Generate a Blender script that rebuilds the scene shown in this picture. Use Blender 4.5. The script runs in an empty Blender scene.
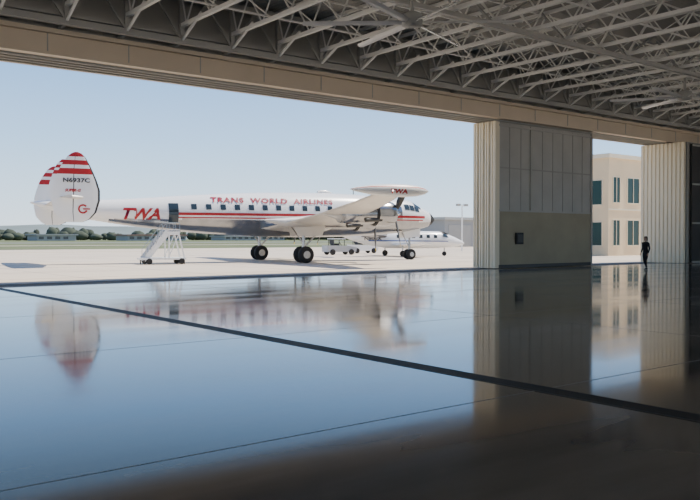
import bpy, math, random
from mathutils import Vector, Matrix
random.seed(7)
scene=bpy.context.scene
COL=scene.collection
# camera frame -> world (x along the door wall, y out of the hangar)
CR=Vector((0.785,-0.62,0)); CF=Vector((0.62,0.785,0))
def cw(X,Z,z=0.0):
    p=CR*X+CF*Z
    return Vector((p.x,p.y,z))

# ---------------- materials ----------------
def mat(name,col,rough=0.5,metal=0.0,var=0.0,vscale=1.0,bump=0.0,coat=0.0,stretch=(1,1,1),emit=0,rvar=0.0,spec=0.5,rot=0.0,tint=None):
    m=bpy.data.materials.new(name); m.use_nodes=True
    nt=m.node_tree; b=nt.nodes['Principled BSDF']
    c=(col[0],col[1],col[2],1)
    b.inputs['Base Color'].default_value=c
    b.inputs['Roughness'].default_value=rough
    b.inputs['Metallic'].default_value=metal
    b.inputs['Coat Weight'].default_value=coat
    b.inputs['Specular IOR Level'].default_value=spec
    if tint: b.inputs['Specular Tint'].default_value=tint+(1,)
    tc=nt.nodes.new('ShaderNodeTexCoord'); mp=nt.nodes.new('ShaderNodeMapping')
    mp.inputs['Scale'].default_value=stretch; mp.inputs['Rotation'].default_value=(0,0,rot)
    nt.links.new(tc.outputs['Object'],mp.inputs['Vector'])
    nz=nt.nodes.new('ShaderNodeTexNoise'); nz.inputs['Scale'].default_value=vscale; nz.inputs['Detail'].default_value=5
    nt.links.new(mp.outputs['Vector'],nz.inputs['Vector'])
    if var>0:
        cr=nt.nodes.new('ShaderNodeValToRGB')
        cr.color_ramp.elements[0].position=0.3; cr.color_ramp.elements[1].position=0.7
        cr.color_ramp.elements[0].color=tuple(max(0,x*(1-var)) for x in col)+(1,)
        cr.color_ramp.elements[1].color=tuple(min(1,x*(1+var)) for x in col)+(1,)
        nt.links.new(nz.outputs['Fac'],cr.inputs['Fac']); nt.links.new(cr.outputs['Color'],b.inputs['Base Color'])
    if rvar>0:
        mr=nt.nodes.new('ShaderNodeMapRange')
        mr.inputs['To Min'].default_value=max(0.0,rough-rvar); mr.inputs['To Max'].default_value=rough+rvar
        mr.inputs['From Min'].default_value=0.3; mr.inputs['From Max'].default_value=0.7
        nt.links.new(nz.outputs['Fac'],mr.inputs['Value']); nt.links.new(mr.outputs['Result'],b.inputs['Roughness'])
    if bump>0:
        bp=nt.nodes.new('ShaderNodeBump'); bp.inputs['Strength'].default_value=bump; bp.inputs['Distance'].default_value=0.02
        nt.links.new(nz.outputs['Fac'],bp.inputs['Height']); nt.links.new(bp.outputs['Normal'],b.inputs['Normal'])
    return m
M=dict(
 floor=mat('epoxy_floor',(0.115,0.112,0.108),0.085,var=0.4,vscale=0.5,stretch=(0.3,1.8,1),rvar=0.035,spec=0.48,rot=0.66,tint=(1.0,0.88,0.74)),
 joint=mat('floor_joint',(0.24,0.24,0.23),0.5),
 black=mat('black_rubber',(0.012,0.012,0.013),0.6),
 steel_dark=mat('dark_steel',(0.05,0.05,0.05),0.5),
 apron=mat('apron_concrete',(0.60,0.515,0.41),0.9,var=0.1,vscale=0.12),
 apjoint=mat('apron_joint',(0.38,0.34,0.29),0.9),
 grass=mat('dry_grass',(0.11,0.13,0.05),0.95,var=0.3,vscale=0.05),
 asphalt=mat('asphalt',(0.22,0.22,0.22),0.9,var=0.1,vscale=0.1),
 tree=mat('foliage',(0.065,0.08,0.055),0.95,var=0.35,vscale=0.1),
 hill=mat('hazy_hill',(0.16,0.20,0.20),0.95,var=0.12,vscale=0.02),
 wallgrey=mat('grey_cladding',(0.38,0.365,0.33),0.7,var=0.06,vscale=0.6),
 wallwhite=mat('interior_cladding',(0.8,0.79,0.76),0.7),
 header=mat('beige_header',(0.74,0.63,0.48),0.6,var=0.05,vscale=0.5),
 joist=mat('white_steel',(0.90,0.90,0.86),0.5),
 greysteel=mat('grey_steel',(0.41,0.41,0.385),0.55),
 deck=mat('roof_deck',(0.39,0.385,0.36),0.7),
 flute=mat('fluted_cream_metal',(0.88,0.79,0.60),0.5),
 panel_up=mat('door_panel_grey',(0.47,0.46,0.42),0.6,var=0.07,vscale=0.8),
 panel_lo=mat('door_panel_tan',(0.38,0.335,0.235),0.6,var=0.07,vscale=0.8),
 white=mat('white_paint',(0.88,0.88,0.86),0.25,coat=0.3),
 alu=mat('bare_aluminium',(0.36,0.365,0.375),0.22,metal=0.95,var=0.12,vscale=1.5),
 wing=mat('wing_skin',(0.70,0.67,0.62),0.38,metal=0.25,var=0.06,vscale=1.0),
 red=mat('red_paint',(0.42,0.008,0.014),0.35),
 darkred=mat('title_red_paint',(0.33,0.008,0.03),0.35),
 glass=mat('dark_glass',(0.03,0.045,0.055),0.08),
 wglass=mat('tinted_green_glass',(0.012,0.045,0.04),0.25,spec=0.25),
 chrome=mat('bright_metal',(0.7,0.7,0.7),0.2,metal=1.0),
 tyre=mat('tyre',(0.02,0.02,0.02),0.8),
 stucco=mat('beige_stucco',(0.78,0.61,0.39),0.9,var=0.04,vscale=0.6),
 stucco2=mat('light_trim',(0.76,0.67,0.50),0.8),
 yellow=mat('yellow_paint',(0.75,0.55,0.03),0.5),
 blue=mat('blue_paint',(0.05,0.10,0.3),0.4),
 grey=mat('grey_paint',(0.42,0.43,0.44),0.45),
 cloth=mat('black_cloth',(0.015,0.015,0.02),0.9),
 skin=mat('skin',(0.55,0.33,0.24),0.6),
 hair=mat('brown_hair',(0.06,0.035,0.02),0.7),
 farwhite=mat('distant_white',(0.33,0.33,0.32),0.8),
 farroof=mat('distant_roof',(0.26,0.15,0.12),0.8),
)
# corrugation bump for roof deck
nt=M['deck'].node_tree; b=nt.nodes['Principled BSDF']
tc=nt.nodes.new('ShaderNodeTexCoord'); wv=nt.nodes.new('ShaderNodeTexWave'); wv.bands_direction='X'; wv.inputs['Scale'].default_value=1.6
bp=nt.nodes.new('ShaderNodeBump'); bp.inputs['Strength'].default_value=0.8; bp.inputs['Distance'].default_value=0.04
nt.links.new(tc.outputs['Object'],wv.inputs['Vector']); nt.links.new(wv.outputs['Fac'],bp.inputs['Height']); nt.links.new(bp.outputs['Normal'],b.inputs['Normal'])

# ---------------- mesh builder ----------------
class MB:
    def __init__(s): s.v=[];s.f=[];s.m=[];s.s=[]
    def add(s,vs,fs,m,smooth=False):
        o=len(s.v); s.v+= [tuple(v) for v in vs]
        for i,f in enumerate(fs):
            s.f.append([o+k for k in f]); s.m.append(m[i] if isinstance(m,list) else m); s.s.append(smooth)
    def box(s,x0,x1,y0,y1,z0,z1,m):
        vs=[(x,y,z) for z in (z0,z1) for y in (y0,y1) for x in (x0,x1)]
        s.add(vs,[(0,2,3,1),(4,5,7,6),(0,1,5,4),(2,6,7,3),(0,4,6,2),(1,3,7,5)],m)
    def bar(s,p,q,w,m,h=None):
        p=Vector(p);q=Vector(q);d=(q-p); 
        if d.length<1e-6:return
        d.normalize(); up=Vector((0,0,1))
        if abs(d.z)>0.95: up=Vector((1,0,0))
        a=d.cross(up).normalized(); b_=a.cross(d).normalized()
        h=h or w
        vs=[]
        for e in (p,q):
            for i,j in ((-1,-1),(1,-1),(1,1),(-1,1)):
                vs.append(e+a*(i*w/2)+b_*(j*h/2))
        s.add(vs,[(3,2,1,0),(4,5,6,7),(0,1,5,4),(1,2,6,5),(2,3,7,6),(3,0,4,7)],m)
    def loft(s,rings,m,smooth=True,caps=True,closed=True):
        n=len(rings[0]); vs=[p for r in rings for p in r]; fs=[];ms=[]
        for i in range(len(rings)-1):
            for j in range(n if closed else n-1):
                k=(j+1)%n
                fs.append((i*n+j,i*n+k,(i+1)*n+k,(i+1)*n+j))
                ms.append(m(i,j) if callable(m) else m)
        s.add(vs,fs,ms,smooth)
        if caps:
            mm=m(0,0) if callable(m) else m
            s.add(rings[0],[tuple(range(n))[::-1]],mm); 
            mm=m(len(rings)-2,0) if callable(m) else m
            s.add(rings[-1],[tuple(range(n))],mm)
    def tube(s,p,q,r0,m,r1=None,n=16,smooth=True):
        r1=r0 if r1 is None else r1
        s.prof([(0,r0),(1,r1)],p,q,m,n)
    def prof(s,pr,p,q,m,n=20):
        p=Vector(p);q=Vector(q);d=(q-p);L=d.length;d.normalize()
        up=Vector((0,0,1)) if abs(d.z)<0.9 else Vector((1,0,0))
        a=d.cross(up).normalized();b_=a.cross(d)
        rings=[[p+d*(t*L)+a*(r*math.cos(2*math.pi*k/n))+b_*(r*math.sin(2*math.pi*k/n)) for k in range(n)] for t,r in pr]
        s.loft(rings,m)
    def build(s,name,parent=None,loc=None):
        me=bpy.data.meshes.new(name); me.from_pydata(s.v,[],s.f)
        keys=[]
        for k in s.m:
            if k not in keys: keys.append(k)
        for k in keys: me.materials.append(M[k])
        me.polygons.foreach_set('material_index',[keys.index(k) for k in s.m])
        me.polygons.foreach_set('use_smooth',s.s)
        me.update()
        import bmesh
        bm=bmesh.new();bm.from_mesh(me);bmesh.ops.recalc_face_normals(bm,faces=bm.faces);bm.to_mesh(me);bm.free()
        o=bpy.data.objects.new(name,me); COL.objects.link(o)
        if parent: o.parent=parent
        if loc: o.location=loc
        return o
def empty(name,loc,rz=0):
    e=bpy.data.objects.new(name,None); COL.objects.link(e); e.location=loc; e.rotation_euler=(0,0,rz); return e

def text_mesh(name,body,size,m,parent,fn,shear=0.0,width=None,bold=0.012,spacing=1.0):
    cu=bpy.data.curves.new(name,'FONT'); cu.body=body; cu.size=size; cu.shear=shear; cu.offset=bold; cu.space_character=spacing
    cu.resolution_u=3
    o=bpy.data.objects.new(name+'_tmp',cu); COL.objects.link(o)
    dg=bpy.context.evaluated_depsgraph_get(); dg.update()
    me=bpy.data.meshes.new_from_object(o.evaluated_get(dg))
    bpy.data.objects.remove(o)
    xs=[v.co.x for v in me.vertices]; x0,x1=min(xs),max(xs)
    k=(width/(x1-x0)) if width else 1
    for v in me.vertices:
        v.co=Vector(fn((v.co.x-x0)*k,v.co.y))
    me.materials.clear(); me.materials.append(M[m])
    for p in me.polygons: p.material_index=0
    ob=bpy.data.objects.new(name,me); COL.objects.link(ob); ob.parent=parent
    return ob

# ---------------- hangar ----------------
DW=28.7  # inner face of header
mb=MB(); mb.box(-40,60,-30,28.4,-0.3,0,'floor')
for i in range(-6,10):
    u=i*6.1+1.0
    mb.box(u-0.008,u+0.008,-30,28.4,0,0.0015,'joint')
for j in range(-5,5):
    v=j*6.1-0.5
    mb.box(-40,60,v-0.008,v+0.008,0,0.0015,'joint')
mb.build('floor')
mb=MB(); mb.box(7.05,7.31,-30,28.38,0.001,0.004,'black')
mb.box(7.03,7.05,-30,28.38,0.001,0.006,'steel_dark'); mb.box(7.31,7.33,-30,28.38,0.001,0.006,'steel_dark')
mb.build('floor_drain_trench')
mb=MB(); mb.box(-40,60,-30,31,11.2,11.45,'deck'); mb.build('ceiling')
# left, right and back walls: unseen, with big openings added to let daylight brighten the interior
mb=MB(); mb.box(-40.3,-40,-30,31,10.6,11.2,'wallwhite'); mb.box(-40.3,-40,-30,-24,0,10.6,'wallwhite'); mb.box(-40.3,-40,25,31,0,10.6,'wallwhite'); mb.build('wall_left')
mb=MB(); mb.box(60,60.3,-30,31,10.0,11.2,'wallwhite'); mb.box(60,60.3,12,31,0,10.0,'wallwhite'); mb.box(60,60.3,-30,-24,0,10.0,'wallwhite'); mb.build('wall_right')
mb=MB(); mb.box(-40,60,-30.3,-30,10.6,11.2,'wallwhite'); mb.box(-40,-37,-30.3,-30,0,10.6,'wallwhite'); mb.box(57,60,-30.3,-30,0,10.6,'wallwhite'); mb.build('wall_back')
mb=MB(); mb.box(-39.9,-24,28.7,30.9,0,8.1,'wallwhite'); mb.build('wall_front')
mb=MB(); mb.box(54.2,59.9,27.4,30.9,0,8.1,'wallgrey'); mb.build('wall_front.001')
mb=MB()
mb.box(-40,60,DW,30.9,9.05,11.2,'greysteel')
mb.box(-40,60,DW-0.02,30.9,8.2,9.05,'header')
mb.box(-40,60,DW-0.25,DW-0.02,8.95,9.1,'header')
mb.box(-40,60,DW-0.10,DW-0.02,8.2,8.3,'header')
for i in range(0,34):
    u=-39+i*3; mb.box(u-0.02,u+0.02,DW-0.035,DW-0.02,8.3,8.95,'greysteel')
mb.build('trim_2')
mb=MB()
for k in range(4):
    v=29.05+k*0.42
    mb.box(-24,54,v,v+0.08,8.12,8.2,'greysteel'); 
mb.build('trim_1')

# header girder truss
mb=MB(); VG=27.9
mb.bar((-39.8,VG,9.25),(59.5,VG,9.25),0.22,'greysteel'); mb.bar((-39.8,VG,10.95),(59.5,VG,10.95),0.25,'greysteel')
mb.bar((-39.8,VG+0.4,9.6),(59.5,VG+0.4,9.6),0.12,'greysteel')
i=0;u=-39.0
while u<57:
    mb.bar((u,VG,9.25),(u,VG,10.95),0.16,'greysteel')
    mb.bar((u,VG,9.3),(u+1.1,VG,10.9),0.09,'greysteel'); mb.bar((u+1.1,VG,10.9),(u+2.2,VG,9.3),0.09,'greysteel')
    mb.bar((u,VG,9.25),(u,DW-.05,9.15),0.12,'greysteel')
    mb.bar((u,VG-1.6,10.0),(u,VG,9.25),0.08,'joist')
    u+=2.2
mb.build('door_header_girder')
# joists
mb=MB(); u=-39.0
while u<59:
    mb.bar((u,-29.5,11.1),(u,28.5,11.1),0.13,'joist'); mb.bar((u,-29.5,9.85),(u,27.9,9.85),0.14,'joist')
    v=-29.5;k=0
    while v<27.9:
        a=(9.85,11.1) if k%2==0 else (11.1,9.85)
        mb.bar((u,v,a[0]),(u,min(v+0.95,27.9),a[1]),0.05,'joist'); v+=0.95;k+=1
    u+=2.2
for v in range(-27,28,4):
    mb.bar((-39,v,9.93),(59,v,9.93),0.06,'joist'); mb.bar((-39,v,11.0),(59,v,11.0),0.06,'joist')
    u=-39.0
    while u<57 and v>-4:
        mb.bar((u,v,9.9),(u+2.2,v,11.05),0.04,'joist'); mb.bar((u,v,11.05),(u+2.2,v,9.9),0.04,'joist'); u+=2.2
mb.build('roof_joists')
mb=MB()
for v in (20.0,8.0,-6.0,-20.0):
    mb.bar((-39.8,v,9.7),(59.8,v,9.7),0.20,'greysteel',0.16)
    u=-39
    while u<55:
        mb.bar((u,v,9.75),(u+2.2,v,11.0),0.08,'greysteel'); mb.bar((u+2.2,v,11.0),(u+4.4,v,9.75),0.08,'greysteel'); u+=4.4
mb.build('roof_girders')

# ceiling fans
def fan(loc,R,n,ph):
    e=empty('ceiling_fan',loc)
    mb=MB()
    mb.tube((0,0,0.3),(0,0,11.1-loc[2]),0.06,'greysteel'); mb.prof([(0,0.12),(0.1,0.34),(0.8,0.34),(1,0.15)],(0,0,-0.14),(0,0,0.36),'greysteel')
    mb.build('motor',e)
    mb=MB()
    for k in range(n):
        a=ph+2*math.pi*k/n; d=Vector((math.cos(a),math.sin(a),0)); s_=Vector((-d.y,d.x,0))
        rings=[]
        for r,c in ((0.25,0.08),(0.5,0.10),(0.7,0.12),(R*0.98,0.11),(R,0.06)):
            rings.append([d*r+s_*c*1.0+Vector((0,0,0.05)),d*r+Vector((0,0,0.065)),d*r-s_*c+Vector((0,0,-0.04)),d*r+Vector((0,0,-0.015))])
        mb.loft(rings,'white',smooth=False)
    mb.build('blades',e)
fan(tuple(cw(2.04,26,8.75)),3.6,6,0.35)
fan(tuple(cw(16.9,40,8.8)),3.6,6,0.1)

# ---------------- doors ----------------
def corr(mb,p0,p1,z0,z1,pitch,depth,m):
    p0=Vector((p0[0],p0[1],0));p1=Vector((p1[0],p1[1],0)); d=p1-p0;L=d.length;d.normalize();nn=Vector((d.y,-d.x,0))
    n=max(1,round(L/pitch)); pts=[]
    for i in range(n):
        a=L*i/n; w=L/n
        for t,o in ((0,0),(0.12,1),(0.72,1),(0.84,0)):
            pts.append(p0+d*(a+t*w)+nn*(depth*o))
    pts.append(p0+d*L)
    vs=[(p.x,p.y,z0) for p in pts]+[(p.x,p.y,z1) for p in pts]; k=len(pts)
    mb.add(vs,[(i,i+1,k+i+1,k+i) for i in range(k-1)],m)
U0,U1=33.0,41.9
for k in range(4):
    v=29.0+k*0.42; mb=MB()
    d=0.30
    mb.box(U0+0.06,U1,v+0.04,v+d,0.04,8.08,'flute' if k else 'panel_up')
    corr(mb,(U0+0.05,v+d+0.05),(U0+0.05,v),0.04,8.1,0.175,0.06,'flute')
    corr(mb,(U1,v+d+.01),(U0,v+d+.01),0.04,8.1,0.3,-0.05,'flute')
    if k==0:
        mb.box(U0+0.3,U1,v,v+0.04,0.04,3.2,'panel_lo')
        mb.box(U0,U0+0.35,v-0.02,v+0.05,0.04,8.08,'flute')
        for z in (3.22,7.9): mb.box(U0+0.3,U1,v-0.04,v+0.02,z-0.05,z+0.05,'panel_up')
        mb.box(U0+0.3,U1,v+0.01,v+0.05,5.55,5.62,'wallgrey')
        for i in range(1,9): 
            u=U0+0.3+i*(U1-U0-0.3)/9.0; mb.box(u-0.015,u+0.015,v+0.02,v+0.06,0.1,8.0,'wallgrey')
        mb.box(U1-0.12,U1+0.02,v-0.04,v+0.3,0.04,8.1,'panel_up')
        mb.box(U0+3.0,U0+3.1,v-0.03,v+0.04,3.2,8.0,'panel_up')
        mb.box(U0+1.7,U0+2.3,v-0.10,v,1.35,2.0,'black')
        mb.box(U0+1.78,U0+2.22,v-0.13,v-0.1,1.45,1.9,'steel_dark')
        mb.box(U0+0.3,U1,v-0.03,v+0.02,0.04,0.22,'steel_dark')
    for uu in (U0+1,U1-1): mb.tube((uu,v+0.08,0.072),(uu,v+0.24,0.072),0.058,'steel_dark')
    mb.build('door_%d'%(k+1))
mb=MB()
mb.box(50.25,54,27.45,30.7,0.02,8.1,'wallgrey')
corr(mb,(50.1,30.7),(50.1,27.45),0.02,8.1,0.30,0.07,'flute')
mb.build('door_5')
mb=MB()
mb.box(50.6,54,27.25,27.4,0.05,8.0,'steel_dark')
for z in (0.1,2.7,5.3,7.9): mb.box(50.6,54,27.2,27.25,z-.06,z+.06,'greysteel')
mb.build('door_6')
mb=MB()
mb.box(-40,60,28.4,31.2,-0.3,-0.004,'apron')
for k in range(4):
    v=29.11+k*0.42; mb.box(-24,50,v,v+0.05,-0.004,0.010,'steel_dark')
mb.build('door_rail_track')

# ---------------- outside ground ----------------
mb=MB(); mb.add([(-1500,31.2,-0.02),(2500,31.2,-0.02),(2500,3500,-0.02),(-1500,3500,-0.02)],[(0,1,2,3)],'grass')
mb.add([(-1500,-1500,-0.32),(2500,-1500,-0.32),(2500,31.2,-0.32),(-1500,31.2,-0.32)],[(0,1,2,3)],'apron')
mb.add([(-400,31.2,-0.005),(600,31.2,-0.005),(600,118,-0.005),(-400,118,-0.005)],[(0,1,2,3)],'apron')
mb.add([(-1500,175,0.0),(2500,175,0.0),(2500,182,0.0),(-1500,182,0.0)],[(0,1,2,3)],'apron')
mb.add([(-1500,260,0.02),(2500,260,0.02),(2500,290,0.02),(-1500,290,0.02)],[(0,1,2,3)],'asphalt')
for i in range(-10,30): mb.box(i*6.0-0.03,i*6.0+0.03,31.2,118,-0.004,-0.002,'apjoint')
for i in range(0,14): mb.box(-60,180,34+i*6.0-0.03,34+i*6.0+0.03,-0.004,-0.002,'apjoint')
mb.box(-60,180,96,96.3,-0.003,0.0,'yellow')
# rising ground far away (hills)
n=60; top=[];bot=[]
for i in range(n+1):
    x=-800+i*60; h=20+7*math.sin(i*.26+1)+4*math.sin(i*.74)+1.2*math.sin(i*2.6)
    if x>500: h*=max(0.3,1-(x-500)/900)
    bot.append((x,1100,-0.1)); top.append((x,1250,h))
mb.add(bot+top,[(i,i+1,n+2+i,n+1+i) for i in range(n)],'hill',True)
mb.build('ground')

# tree line
mb=MB()
def blob(c,rx,rz,m='tree'):
    rings=[]
    for i in range(1,6):
        t=math.pi*i/6; rings.append([Vector((c[0]+rx*math.sin(t)*math.cos(2*math.pi*k/8)*random.uniform(.7,1.2),c[1]+rx*math.sin(t)*math.sin(2*math.pi*k/8)*random.uniform(.8,1.15),c[2]-rz*math.cos(t)*random.uniform(.8,1.15))) for k in range(8)])
    mb.loft(rings,m)
u=-300
while u<1300:
    for r in range(2):
        h=random.uniform(5,10)+r*1.0+2.5*math.sin(u*0.021)+1.8*math.sin(u*.07)
        c=(u+random.uniform(-3,3),560+r*40+random.uniform(-15,15),h*0.5)
        blob(c,random.uniform(2.5,6),h*0.52)
    u+=4.2
mb.build('tree_line')
def lowbuilding(name,u,v,w,d,h,roof):
    mb=MB(); mb.box(u,u+w,v,v+d,0,h,'farwhite'); mb.box(u-1,u+w+1,v-1,v+d+1,h,h+0.8,roof)
    n=int(w/5)
    for i in range(n): mb.box(u+1+i*5,u+4+i*5,v-0.1,v,1.0,2.6,'glass')
    mb.build(name)
lowbuilding('terminal_building',200,480,40,20,3.2,'farroof')
lowbuilding('terminal_building.001',275,490,50,20,2.6,'farwhite')
lowbuilding('terminal_building.002',150,500,24,20,3.4,'farwhite')
# far hangar & light mast
p=cw(18,150)
mb=MB(); mb.box(p.x,p.x+30,p.y,p.y+8,0,5.2,'farwhite'); mb.box(p.x-0.5,p.x+30.5,p.y-0.5,p.y+8.5,5.2,5.7,'greysteel')
for i in range(4): mb.box(p.x+1+i*7.3,p.x+7+i*7.3,p.y-0.08,p.y,0,4.2,'wallgrey')
mb.build('distant_hangar')
p=cw(14.6,103)
mb=MB(); mb.tube((p.x,p.y,0),(p.x,p.y,6.0),0.10,'joist',0.07); mb.bar((p.x-0.8,p.y,6.0),(p.x+0.8,p.y,6.0),0.08,'joist')
for s_ in (-0.7,0.7): mb.box(p.x+s_-0.25,p.x+s_+0.25,p.y-0.2,p.y+0.2,5.85,6.15,'greysteel')
mb.build('light_mast')

# ---------------- office building ----------------
def window(mb,u0,u1,v,z0,z1):
    mb.box(u0,u1,v-0.02,v+0.05,z0,z1,'wglass')
    fw=0.07
    for a,b_,c,d in ((u0-fw,u1+fw,z0-fw,z0),(u0-fw,u1+fw,z1,z1+fw),(u0-fw,u0,z0,z1),(u1,u1+fw,z0,z1),((u0+u1)/2-0.03,(u0+u1)/2+0.03,z0,z1)):
        mb.box(a,b_,v-0.07,v+0.02,c,d,'stucco2')
def window_side(mb,u,v0,v1,z0,z1):
    mb.box(u-.02,u+.05,v0,v1,z0,z1,'wglass'); fw=.07
    for a,b_,c,d in ((v0-fw,v1+fw,z0-fw,z0),(v0-fw,v1+fw,z1,z1+fw),(v0-fw,v0,z0,z1),(v1,v1+fw,z0,z1)):
        mb.box(u-.07,u+.02,a,b_,c,d,'stucco2')
mb=MB()
VB=43.5
mb.box(65.5,90,VB,VB+7.5,0,9.3,'stucco'); mb.box(65.3,90.2,VB-0.2,VB+7.7,9.3,9.7,'stucco2')
mb.box(65.45,90,VB-0.06,VB,4.35,4.5,'stucco2')
for u0 in (68.6,72.4,76.4,80.4):
    window(mb,u0,u0+2.0,VB,5.1,7.5); window(mb,u0,u0+2.0,VB,1.0,3.4)
window(mb,66.2,67.3,VB,5.1,7.5); window(mb,66.2,67.3,VB,1.0,3.4)
for v0 in (44.2,46.4,48.6):
    window_side(mb,65.5,v0,v0+1.1,4.9,7.2); window_side(mb,65.5,v0,v0+1.1,1.0,3.2)
mb.build('office_building')

# ---------------- airliner ----------------
TH=math.radians(27); c27,s27=math.cos(TH),math.sin(TH)
d=CR*c27+CF*s27; heading=math.atan2(d.y,d.x)
air=empty('propeller_airliner',tuple(cw(-5.1,57.5)),heading)
PR=[(-16.9,3.95,.06),(-16.4,3.88,.18),(-15,3.68,.42),(-13.5,3.54,.62),(-10.7,3.42,.92),(-7,3.38,1.26),(-3,3.38,1.52),(1,3.40,1.64),(5,3.42,1.62),(8,3.42,1.48),(10,3.38,1.28),(11,3.34,1.10),(12,3.26,.82),(12.7,3.2,.56),(13.1,3.17,.32),(13.3,3.16,.08)]
def prof(s):
    s=max(PR[0][0],min(PR[-1][0],s))
    for i in range(len(PR)-1):
        if PR[i][0]<=s<=PR[i+1][0]: break
    a,b_=PR[i],PR[i+1]; p=PR[max(0,i-1)]; n=PR[min(len(PR)-1,i+2)]
    t=(s-a[0])/(b_[0]-a[0]); h=b_[0]-a[0]; out=[]
    for k in (1,2):
        m0=(b_[k]-p[k])/(b_[0]-p[0])*h; m1=(n[k]-a[k])/(n[0]-a[0])*h
        out.append((2*t**3-3*t**2+1)*a[k]+(t**3-2*t**2+t)*m0+(-2*t**3+3*t**2)*b_[k]+(t**3-t**2)*m1)
    return out[0],max(0.04,out[1])
def hump(s):
    return 0.16*math.exp(-((s-10.6)/0.8)**2)
def surf(s,phi,off=0.0):
    zc,r=prof(s); top=hump(s)*max(0,math.cos(phi))**2
    return Vector((s,-(r*0.98+off)*math.sin(phi),zc+(r+off+top)*math.cos(phi)))
def surfz(s,z,side=1,off=0.02):
    zc,r=prof(s); cph=max(-0.98,min(0.98,(z-zc)/r)); ph=math.acos(cph)
    v=surf(s,ph,off); v.y*=side; return v
mb=MB(); N=56; ss=[-16.9+30.2*i/90 for i in range(91)]
rings=[[surf(s,2*math.pi*(k+0.5)/N) for k in range(N)] for s in ss]
def fm(i,j):
    s=ss[i]; c_=math.cos(2*math.pi*(j+1)/N); zc,r=prof(s)
    if s>12.4: return 'black'
    return 'white' if zc+r*c_>2.98 or s<-12.5 else 'alu'
mb.loft(rings,fm)
def patch(s0,s1,z0,z1,m,off=0.022,sides=(1,-1),n=None):
    n=n or max(1,int((s1-s0)/0.33)); nz=max(2,int((z1-z0)/.15))
    for sd in sides:
        vs=[];fs=[]
        for i in range(n+1):
            s=s0+(s1-s0)*i/n
            for j in range(nz+1): vs.append(surfz(s,z0+(z1-z0)*j/nz,sd,off))
        for i in range(n):
            for j in range(nz):
                a=i*(nz+1)+j; fs.append((a,a+nz+1,a+nz+2,a+1))
        mb.add(vs,fs,m,True)
patch(-8.3,11.9,3.24,3.42,'red'); patch(-8.3,11.7,3.04,3.12,'red')
for i in range(16):
    s=-6.9+i*1.0
    if s>8.6: break
    patch(s,s+0.38,3.62,4.0,'glass',0.026)
patch(-8.4,-7.75,2.75,4.02,'glass',0.03,(1,)); patch(8.9,9.6,3.0,4.1,'alu',0.02,(1,))
# windscreen
for sd in (1,-1):
    for k,(s0,s1) in enumerate(((9.9,10.35),(10.42,10.85),(10.92,11.35))):
        ph0,ph1=math.radians(46),math.radians(68)
        vs=[];fs=[]
        for i in range(4):
            for j in range(5):
                v=surf(s0+(s1-s0)*i/3,ph0+(ph1-ph0)*j/4,0.025); v.y*=sd; vs.append(v)
        for i in range(3):
            for j in range(4): a=i*5+j; fs.append((a,a+5,a+6,a+1))
        mb.add(vs,fs,'glass',True)
    for k in range(2):
        vs=[];fs=[]
        for i in range(4):
            t=i/3
            for j in range(4):
                q=j/3; pa=8+k*21+2*t; pb=26+k*19+4*t
                v=surf(11.0+.65*t,math.radians(pa+(pb-pa)*q),0.025); v.y*=sd; vs.append(v)
        for i in range(3):
            for j in range(3): a=i*4+j; fs.append((a,a+4,a+5,a+1))
        mb.add(vs,fs,'glass',True)
mb.bar((6,0,4.9),(6,0,5.5),0.06,'alu')
mb.prof([(0,.14),(.5,.2),(1,.02)],(3,0,5.1),(4.2,0,5.1),'white')
mb.build('fuselage',air)
text_mesh('fuselage_title','TRANS  WORLD  AIRLINES',0.60,'darkred',air,lambda x,y:tuple(surfz(-5.5+x,4.14+y*0.80,1,0.045)),width=9.1,bold=0.02,shear=0.15,spacing=1.1)
text_mesh('airline_letters','TWA',0.95,'red',air,lambda x,y:tuple(surfz(-11.35+x,2.98+y,1,0.06)),width=2.4,bold=0.035,shear=0.3)

# wings
def airfoil(le,te,z,th,y):
    c=le-te
    xs=[0,0.02,0.08,0.2,0.4,0.65,0.85,1.0]
    def yt(x): return 5*th*(0.2969*math.sqrt(x)-0.126*x-0.3516*x*x+0.2843*x**3-0.1036*x**4)
    up=[(le-x*c,y,z+yt(x)) for x in xs]; lo=[(le-x*c,y,z-0.75*yt(x)) for x in xs[::-1][1:-1]]
    return [Vector(p) for p in up+lo]
TT=14.5
mb=MB()
for sd in (1,-1):
    st_=[(0.6,3.4,-2.0,2.30,0.74),(1.7,3.3,-1.9,2.42,0.70),(4.3,3.1,-1.4,2.72,0.58),(8.2,2.7,-.6,3.26,0.42),(11.5,2.4,-.1,3.81,0.32),(TT,1.9,.3,4.36,0.20)]
    rings=[airfoil(le,te,z,th,-t*sd) for t,le,te,z,th in st_]
    mb.loft(rings,lambda i,j:'wing')
    mb.loft([[r[13]+Vector((0.01,0,-.01)),r[0]+Vector((0.03,0,0)),r[1]+Vector((0.01,0,0.012)),r[0]+Vector((-0.01,0,0))] for r in rings[3:]],'black')
mb.build('wings',air)
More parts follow.
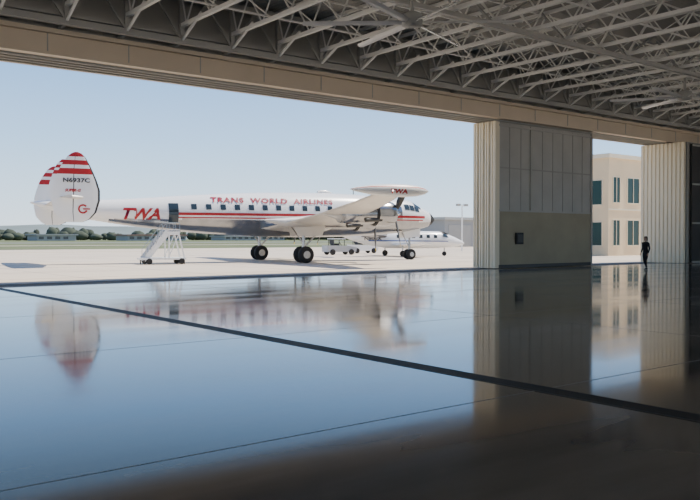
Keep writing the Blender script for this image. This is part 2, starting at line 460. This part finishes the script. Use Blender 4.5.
# nacelles
def ring(s,y,z,r,n=24,sq=1.0): return [Vector((s,y+r*math.cos(2*math.pi*k/n),z+sq*r*math.sin(2*math.pi*k/n))) for k in range(n)]
mb=MB(); mp_=MB()
for t,sf,z,back in ((4.3,5.4,3.0,-2.8),(8.2,4.75,3.30,-.3)):
    for sd in (1,-1):
        y=-t*sd
        zz=z
        pr=[(sf-0.1,.56,zz),(sf,.66,zz),(sf-0.15,.77,zz),(sf-0.6,.84,zz),(sf-1.4,.82,zz)]
        mb.loft([ring(a,y,c_,r) for a,r,c_ in pr],'alu')
        pr=[(sf-1.4,.76,zz),(sf-1.6,.70,zz),(sf-2.6,.64,zz-0.05),(sf-4.0,.48,zz-0.15),(back+1.3,.28,zz-0.25),(back,.06,zz-0.1)]
        mb.loft([ring(a,y,c_,r) for a,r,c_ in pr],lambda i,j:'alu' if i<3 else 'wing')
        mb.loft([ring(sf-0.12,y,zz,.56),ring(sf-0.3,y,zz,.2)],'black')
        mb.loft([ring(sf-1.41,y,zz,.825),ring(sf-1.56,y,zz,.78)],'black',caps=False)
        mb.prof([(0,.16),(1,.2)],(sf-0.3,y,zz+.78),(sf-2.2,y,zz+.56),'alu')
        mb.prof([(0,.13),(1,.13)],(sf-1.2,y-0.6*1,zz-.4),(sf-2.4,y-0.6,zz-.45),'steel_dark')
        mp_.prof([(0,.24),(0.35,.22),(.75,.13),(1,.02)],(sf-0.15,y,zz),(sf+0.55,y,zz),'chrome')
        ph0={1:0.35,-1:1.0}[sd]+t
        for k in range(3):
            a=ph0+2*math.pi*k/3; dr=Vector((0,math.cos(a),math.sin(a))); sn=Vector((0,-math.sin(a),math.cos(a))); fx=Vector((1,0,0))
            rr=[];prs=((.15,.07,.07,1.2),(.45,.12,.05,1.0),(.9,.21,.03,.9),(1.6,.23,.02,.75),(2.05,.19,.012,.65),(2.25,.08,.008,.6))
            for r,w,th,tw in prs:
                cdir=(sn*math.cos(tw)+fx*math.sin(tw)); ndir=(fx*math.cos(tw)-sn*math.sin(tw))
                o=Vector((sf+0.12,y,zz))+dr*r
                rr.append([o+cdir*w,o+ndir*th,o-cdir*w,o-ndir*th])
            mp_.loft(rr,lambda i,j:'yellow' if i>=4 else 'steel_dark')
mb.build('engine_nacelles',air); mp_.build('propellers',air)
# tip tanks
mb=MB()
for sd in (1,-1):
    y=-(TT+.2)*sd
    pr=[(-1.75,.03),(-1.4,.13),(-.5,.29),(.7,.38),(1.7,.39),(2.5,.33),(3.05,.2),(3.35,.03)]
    rings=[ring(a,y,4.40,r,24,0.95) for a,r in pr]
    def tm(i,j,sd=sd):
        z=math.sin(2*math.pi*(j+.5)/24)
        return 'red' if (0.4<z<0.75) else 'white'
    mb.loft(rings,tm)
mb.build('tip_tanks',air)
text_mesh('tip_letters','TWA',0.42,'red',air,lambda x,y:(.6+x,-(TT+.2)-0.40,4.22+y*0.85),width=1.1,bold=0.015,shear=0.2)
# tail
FT=[(0,-.6,.5),(0.04,-1.05,1.0),(.14,-1.5,1.45),(.31,-1.68,1.72),(.46,-1.62,1.72),(.6,-1.42,1.5),(.72,-1.2,1.25),(.83,-.9,1.0),(.93,-.55,.72),(.98,-.25,.47),(1,0.0,.25)]
FT=[(a,b_*.78,c*.82) for a,b_,c in FT]
def ext(w,T):
    for i in range(len(T)-1):
        if T[i][0]<=w<=T[i+1][0]:
            t=(w-T[i][0])/(T[i+1][0]-T[i][0]); return T[i][1]+(T[i+1][1]-T[i][1])*t, T[i][2]+(T[i+1][2]-T[i][2])*t
mb=MB()
def finmesh(y,sc,z0,H,T,stripes=True):
    rings=[];n=60; ws=[]
    for i in range(n+1):
        w=i/n
        te,le=ext(w,T); c=le-te; th=0.03+0.03*min(c,3); fr=[0,.05,.15,.4,.55,.57,.8,1.0]
        f=[0,.5,.8,1,.9,.9,.5,.05]
        up=[Vector((sc+le-x*c,y+th*g,z0+w*H)) for x,g in zip(fr,f)]
        lo=[Vector((sc+le-x*c,y-th*g,z0+w*H)) for x,g in list(zip(fr,f))[::-1][1:-1]]
        rings.append(up+lo); ws.append(w)
    def m(i,j):
        w=ws[i]
        if j in (0,13): return 'black'
        if stripes and (w>.93 or .80<w<.88 or .68<w<.76): return 'red'
        if j in (4,9): return 'steel_dark'
        return 'white'
    mb.loft(rings,m,smooth=False)
for sd in (1,-1): finmesh(-5.2*sd,-14.92,2.62,4.1,FT)
CT=[(0,-1.1,2.6),(.2,-1.05,1.9),(.5,-.85,1.3),(.75,-.6,.9),(.9,-.4,.6),(1,-.1,.15)]
finmesh(0,-14.9,3.75,3.0,CT)
rings=[]
for y,le,te in ((-5.6,-15.1,-15.7),(-5.2,-14.2,-15.8),(-3,-13.9,-16.0),(0,-13.6,-16.1),(3,-13.9,-16.0),(5.2,-14.2,-15.8),(5.6,-15.1,-15.7)):
    rings.append(airfoil(le,te,3.75+abs(y)*0.06,0.24,y))
mb.loft(rings,'wing')
mb.build('triple_tail',air)
YF=-5.2-.135
text_mesh('registration','N6937C',0.34,'steel_dark',air,lambda x,y:(-15.6+x,YF,4.95+y),width=1.5,bold=0.012)
mb=MB()
for k in range(24):
    a0=math.radians(40+k*12.5);a1=math.radians(40+(k+1)*12.5); R0,R1=.18,.28
    f=lambda a,r:Vector((-14.5+r*math.cos(a),YF,3.40+r*math.sin(a)))
    mb.add([f(a0,R0),f(a1,R0),f(a1,R1),f(a0,R1)],[(0,1,2,3)],'red')
mb.add([(-14.5,YF,3.36),(-14.1,YF,3.36),(-14.1,YF,3.44),(-14.5,YF,3.44)],[(0,1,2,3)],'red')
mb.build('fin_emblem',air)
text_mesh('fin_lettering','SUPER-G',0.22,'red',air,lambda x,y:(-15.5+x,YF,4.4+y),width=.9,bold=0.01,shear=.3)
# landing gear
mb=MB()
def wheel(s,y,r,w):
    mb.prof([(0,r*.7),(0.12,r*.93),(.3,r),(.7,r),(.88,r*.93),(1,r*.7)],(s,y-w/2,r),(s,y+w/2,r),'tyre',24)
    mb.prof([(0,r*.45),(1,r*.45)],(s,y-w/2-.02,r),(s,y+w/2+.02,r),'alu',16)
for sd in (1,-1):
    y=-4.27*sd
    wheel(0,y-.42,.57,.34); wheel(0,y+.42,.57,.34)
    mb.tube((0,y-.4,.57),(0,y+.4,.57),.09,'alu'); mb.tube((0,y,.55),(0,y,2.6),.12,'alu'); mb.bar((0,y,1.0),(1.5,y,2.5),.1,'alu')
    mb.bar((0,y,1.3),(-.9,y,2.5),.07,'alu')
    for q in (-.55,.55): 
        mb.add([(-.9,y+q,2.45),(1.4,y+q,2.5),(1.1,y+q*1.2,1.85),(-.7,y+q*1.2,1.85)],[(0,1,2,3)],'wing')
wheel(11,-.26,.42,.24); wheel(11,.26,.42,.24)
mb.tube((11,-.25,.42),(11,.25,.42),.06,'alu'); mb.tube((11,0,.4),(11,0,2.7),.09,'alu'); mb.bar((11,0,.9),(10.1,0,2.5),.07,'alu')
for q in (-.35,.35): mb.add([(10.2,q,2.45),(11.8,q,2.6),(11.7,q*1.3,1.8),(10.3,q*1.3,1.7)],[(0,1,2,3)],'white')
mb.build('landing_gear',air)

# ---------------- airstair ----------------
st=empty('boarding_stairs',tuple(air.matrix_basis@Vector((-8.5,-2.2,0))),heading)
mb=MB()
mb.box(-2.1,.8,-.7,.7,.3,.42,'white')
for x in (-1.6,.5):
    for y in (-.66,.66): mb.prof([(0,.16),(.2,.2),(.8,.2),(1,.16)],(x,y-.08,.2),(x,y+.08,.2),'tyre')
n=11
for i in range(n):
    t=(i+1)/n; x=-1.7+1.35*t; z=.35+1.8*t
    mb.box(x-.12,x+.08,-.5,.5,z-.04,z,'alu'); mb.box(x+.06,x+.08,-.5,.5,z-.2,z,'white')
mb.box(-.4,.4,-.55,.9,2.12,2.2,'alu')
for y in (-.55,.55):
    mb.add([(-1.9,y,.2),(-1.7,y,.2),(-.3,y,1.9),(.4,y,1.9),(.4,y,2.25),(-.5,y,2.25),(-1.9,y,.5)],[(0,1,2,3,4,5,6)],'white')
    mb.bar((-1.8,y,1.0),(-.45,y,2.7),.03,'alu'); mb.bar((-.45,y,2.7),(.4,y,2.7),.03,'alu')
    for i in range(5):
        t=i/4; mb.bar((-1.8+1.35*t,y,.5+1.7*t),(-1.8+1.35*t,y,1.0+1.7*t),.025,'alu')
    for x in (.0,.4): mb.bar((x,y,2.2),(x,y,2.7),.025,'alu')
    mb.bar((-.3,y,.4),(-.3,y,2.15),.08,'white'); mb.bar((.7,y,.4),(.3,y,2.15),.08,'white'); mb.bar((-.3,y,.5),(.4,y,2.1),.05,'white')
for x in (-1.9,.7):
    mb.tube((x,-.55,0.0),(x,-.55,.35),.04,'steel_dark'); mb.tube((x,.55,0.0),(x,.55,.35),.04,'steel_dark')
mb.build('frame',st)

# ---------------- business jet ----------------
dj=CR*math.cos(.33)+CF*math.sin(.33)
jet=empty('business_jet',tuple(cw(5.2,74)),math.atan2(dj.y,dj.x))
mb=MB()
JP=[(-6.4,2.1,.1),(-5.6,2.0,.32),(-4,1.8,.62),(-2,1.68,.82),(0,1.65,.86),(2,1.65,.86),(3.4,1.65,.84),(4.3,1.55,.68),(5.2,1.42,.45),(5.9,1.33,.2),(6.1,1.31,.05)]
JP=[(a,b_-.12,c*.95) for a,b_,c in JP]
rings=[[Vector((s,r*.95*math.cos(2*math.pi*k/20),z+r*math.sin(2*math.pi*k/20))) for k in range(20)] for s,z,r in JP]
mb.loft(rings,'white')
for i in range(6):
    mb.add([(-1.2+i*.75,-.80,1.7),(-.85+i*.75,-.80,1.7),(-.85+i*.75,-.74,2.0),(-1.2+i*.75,-.74,2.0)],[(0,1,2,3)],'glass')
for q in (-1,1): mb.add([(3.5,q*.78,1.8),(4.2,q*.56,1.75),(4.0,q*.50,2.0),(3.55,q*.6,2.15)],[(0,1,2,3)],'glass')
mb.add([(3.65,-.45,2.3),(4.3,-.35,2.05),(4.3,.35,2.05),(3.65,.45,2.3)],[(0,1,2,3)],'glass')
mb.add([(-4,-.80,1.4),(4,-.84,1.35),(4,-.84,1.42),(-4,-.80,1.52)],[(0,1,2,3)],'blue')
for sd in (1,-1):
    mb.loft([airfoil(.8,-1.8,1.0,.3,-.4*sd),airfoil(-.3,-1.6,1.25,.14,-6.8*sd)],'white')
    mb.loft([airfoil(-5.0,-6.4,3.6,.12,-.1*sd),airfoil(-5.8,-6.6,3.65,.08,-2.6*sd)],'white')
    mb.prof([(0,.28),(.05,.34),(.5,.36),(1,.24)],(-2.4,-1.15*sd,2.05),(-4.8,-1.15*sd,2.05),'alu')
    mb.bar((-3.4,-.5*sd,1.95),(-3.4,-1.1*sd,2.02),.7,'white',.1)
    mb.prof([(0,.2),(.2,.28),(.8,.28),(1,.2)],(-1.2,-2.2*sd-.1,.28),(-1.2,-2.2*sd+.1,.28),'tyre'); mb.tube((-1.2,-2.2*sd,.28),(-1.2,-2.2*sd,1.05),.06,'alu')
fr=[]
for z,le,te,th in ((2.0,-3.6,-6.2,.14),(2.9,-4.6,-6.3,.1),(3.8,-5.2,-6.5,.06)):
    fr.append([Vector((le,0,z)),Vector(((le*2+te)/3,th,z)),Vector((te,0.01,z)),Vector(((le*2+te)/3,-th,z))])
mb.loft(fr,'white')
mb.prof([(0,.16),(.2,.22),(.8,.22),(1,.16)],(4.0,-.08,.22),(4.0,.08,.22),'tyre'); mb.tube((4.0,0,.22),(4.0,0,1.1),.05,'alu')
mb.build('airframe',jet)
text_mesh('registration','N800X',0.42,'steel_dark',jet,lambda x,y:(-4.4+x,-.84,1.52+y),width=1.7)

# aircraft tug with low body and canopy
def tug(X,Z,rz,col):
    e=empty('airport_tug',tuple(cw(X,Z)),rz)
    mb=MB()
    side=[(-1.6,.3),(1.6,.3),(1.65,.75),(.9,.9),(.4,.92),(-1.6,.95)]
    mb.loft([[Vector((x,y,z)) for x,z in side] for y in (-.7,.7)],col,smooth=False)
    for x in (-.9,.3):
        for y in (-.6,.6): mb.bar((x,y,.9),(x,y,1.6),.06,'steel_dark')
    mb.box(-1.0,.4,-.68,.68,1.58,1.66,'white'); mb.box(-.8,-.2,-.4,.4,.95,1.15,'black'); mb.box(-.9,-.78,-.4,.4,1.1,1.5,'black')
    mb.bar((.3,0,.9),(.05,0,1.25),.05,'black')
    for x in (-1.05,1.05):
        for y in (-.7,.7): mb.prof([(0,.22),(.2,.3),(.8,.3),(1,.22)],(x,y-.1,.3),(x,y+.1,.3),'tyre')
    mb.build('tug_body',e)
tug(-1.1,80,heading,'grey'); tug(1.4,88,heading,'white')

# ---------------- person ----------------
per=empty('person',tuple(cw(15.72,42.0)),math.atan2(-CR.y,-CR.x)+0.5)
def skin_obj(name,pts,edges,m,root=0,sub=2):
    me=bpy.data.meshes.new(name); me.from_pydata([p[0] for p in pts],edges,[]); me.materials.append(M[m])
    o=bpy.data.objects.new(name,me); COL.objects.link(o); o.parent=per
    md=o.modifiers.new('skin','SKIN'); md.use_smooth_shade=True
    for i,p in enumerate(pts):
        r=p[1]; me.skin_vertices[0].data[i].radius=(r,r) if not isinstance(r,tuple) else r
        me.skin_vertices[0].data[i].use_root=(i==root)
    sb=o.modifiers.new('sub','SUBSURF'); sb.levels=sub; sb.render_levels=sub
    return o
B=[((0,0,.95),(.15,.12)),((0,0,1.1),(.135,.10)),((0.01,0,1.3),(.16,.115)),((0,0,1.43),(.14,.09)),((0.01,0,1.5),(.055,.055)),
   ((0,.18,1.42),(.065,.065)),((-.05,.21,1.14),(.048,.048)),((.06,.22,.90),(.034,.034)),
   ((0,-.18,1.42),(.065,.065)),((-.02,-.21,1.14),(.048,.048)),((.12,-.21,.92),(.034,.034)),
   ((0.0,.095,.86),(.095,.095)),((.12,.10,.50),(.062,.062)),((.06,.10,.12),(.042,.042)),
   ((0.0,-.095,.86),(.095,.095)),((0,-.10,.50),(.062,.062)),((-.2,-.10,.13),(.042,.042))]
E=[(0,1),(1,2),(2,3),(3,4),(3,5),(5,6),(6,7),(3,8),(8,9),(9,10),(0,11),(11,12),(12,13),(0,14),(14,15),(15,16)]
skin_obj('clothed_body',B,E,'cloth')
for k,(x,y) in enumerate(((.06,.10),(-.2,-.10))):
    skin_obj('shoe_%d'%(k+1),[((x-.06,y,.05),(.04,.04)),((x+.04,y,.048),(.045,.04)),((x+.16,y,.035),(.038,.028)),((x,y,.12),(.042,.042))],[(0,1),(1,2),(1,3)],'black',1)
mb=MB()
def hring(z,rx,ry,cx,n=16): return [Vector((cx+rx*math.cos(2*math.pi*k/n),ry*math.sin(2*math.pi*k/n),z)) for k in range(n)]
mb.loft([hring(1.48,.05,.05,0),hring(1.54,.05,.052,.005),hring(1.56,.075,.055,.025),hring(1.60,.09,.068,.015),hring(1.66,.097,.075,.005),hring(1.71,.095,.076,0),hring(1.75,.08,.066,0),hring(1.775,.03,.03,0)],'skin')
mb.loft([[Vector((.10,0.012,1.67)),Vector((.10,-.012,1.67)),Vector((.09,0,1.68))],[Vector((.125,.014,1.63)),Vector((.125,-.014,1.63)),Vector((.10,0,1.67))],[Vector((.1,.016,1.62)),Vector((.1,-.016,1.62)),Vector((.09,0,1.63))]],'skin')
for s_ in (-1,1):
    mb.prof([(0,.012),(1,.018)],(0,s_*.07,1.655),(-.005,s_*.09,1.655),'skin',8)
    mb.prof([(0,.010),(1,.004)],(.092,s_*.03,1.665),(.1,s_*.03,1.665),'black',8)
mb.bar((.104,-.022,1.60),(.104,.022,1.60),.008,'red')
mb.loft([hring(1.56,.05,.07,-.05),hring(1.62,.075,.083,-.035),hring(1.68,.09,.086,-.022),hring(1.73,.098,.084,-.006),hring(1.775,.07,.06,-.004),hring(1.795,.02,.02,0)],'hair')
mb.build('head',per)
for k,(wx,wy,wz) in enumerate(((.06,.22,.90),(.12,-.21,.92))):
    s_=1 if k==0 else -1
    P=[((wx,wy,wz),(.026,.022)),((wx+.02,wy,wz-.06),(.034,.018)),((wx+.03,wy,wz-.095),(.036,.016))]
    Ed=[(0,1),(1,2)]
    skin_obj('palm_%d'%(k+1),P,Ed,'skin',0,1)
    for f,(dx,L) in enumerate(((-.027,.06),(-.009,.075),(.009,.08),(.027,.072))):
        bx=wx+.03+dx
        skin_obj('finger_%d_%d'%(k+1,f+1),[((bx,wy,wz-.09),.009),((bx+.004,wy,wz-.09-L*.5),.0085),((bx+.002,wy-s_*.015,wz-.09-L),.007)],[(0,1),(1,2)],'skin',0,1)
    skin_obj('thumb_%d'%(k+1),[((wx+.04,wy,wz-.05),.011),((wx+.07,wy-s_*.005,wz-.08),.010),((wx+.078,wy-s_*.01,wz-.115),.008)],[(0,1),(1,2)],'skin',0,1)

# ---------------- light ----------------
w=bpy.data.worlds.new('world'); scene.world=w; w.use_nodes=True; nt=w.node_tree; nt.nodes.clear()
out=nt.nodes.new('ShaderNodeOutputWorld'); bg=nt.nodes.new('ShaderNodeBackground'); tc=nt.nodes.new('ShaderNodeTexCoord'); sp=nt.nodes.new('ShaderNodeSeparateXYZ'); cr=nt.nodes.new('ShaderNodeValToRGB')
nt.links.new(tc.outputs['Generated'],sp.inputs[0]); nt.links.new(sp.outputs['Z'],cr.inputs['Fac']); nt.links.new(cr.outputs['Color'],bg.inputs['Color']); nt.links.new(bg.outputs[0],out.inputs[0])
e=cr.color_ramp.elements
e[0].position=0.0; e[0].color=(0.82,0.91,0.98,1); e[1].position=1.0; e[1].color=(0.07,0.15,0.42,1)
x=e.new(0.05); x.color=(0.62,0.82,1.0,1); x=e.new(0.12); x.color=(0.40,0.65,0.97,1); x=e.new(0.20); x.color=(0.25,0.47,0.83,1); x=e.new(0.27); x.color=(0.18,0.30,0.48,1); x=e.new(0.5); x.color=(0.14,0.26,0.52,1)
bg.inputs['Strength'].default_value=1.95
sd_=Vector((.985,-.13,0)).normalized()*math.cos(math.radians(58)); sd_.z=math.sin(math.radians(58))
L=bpy.data.lights.new('sun','SUN'); L.energy=9.0; L.angle=0.009; L.color=(1,.92,.80)
lo=bpy.data.objects.new('sun',L); COL.objects.link(lo); lo.rotation_euler=(-sd_).to_track_quat('-Z','Y').to_euler(); lo.location=(0,0,50)

cam=bpy.data.cameras.new('camera'); cam.sensor_width=36; cam.lens=790/700*36; cam.clip_end=6000
co=bpy.data.objects.new('camera',cam); COL.objects.link(co); co.location=(0,0,1.7)
dd=Vector((CF.x,CF.y,-12/790)); co.rotation_euler=dd.to_track_quat('-Z','Y').to_euler()
scene.camera=co
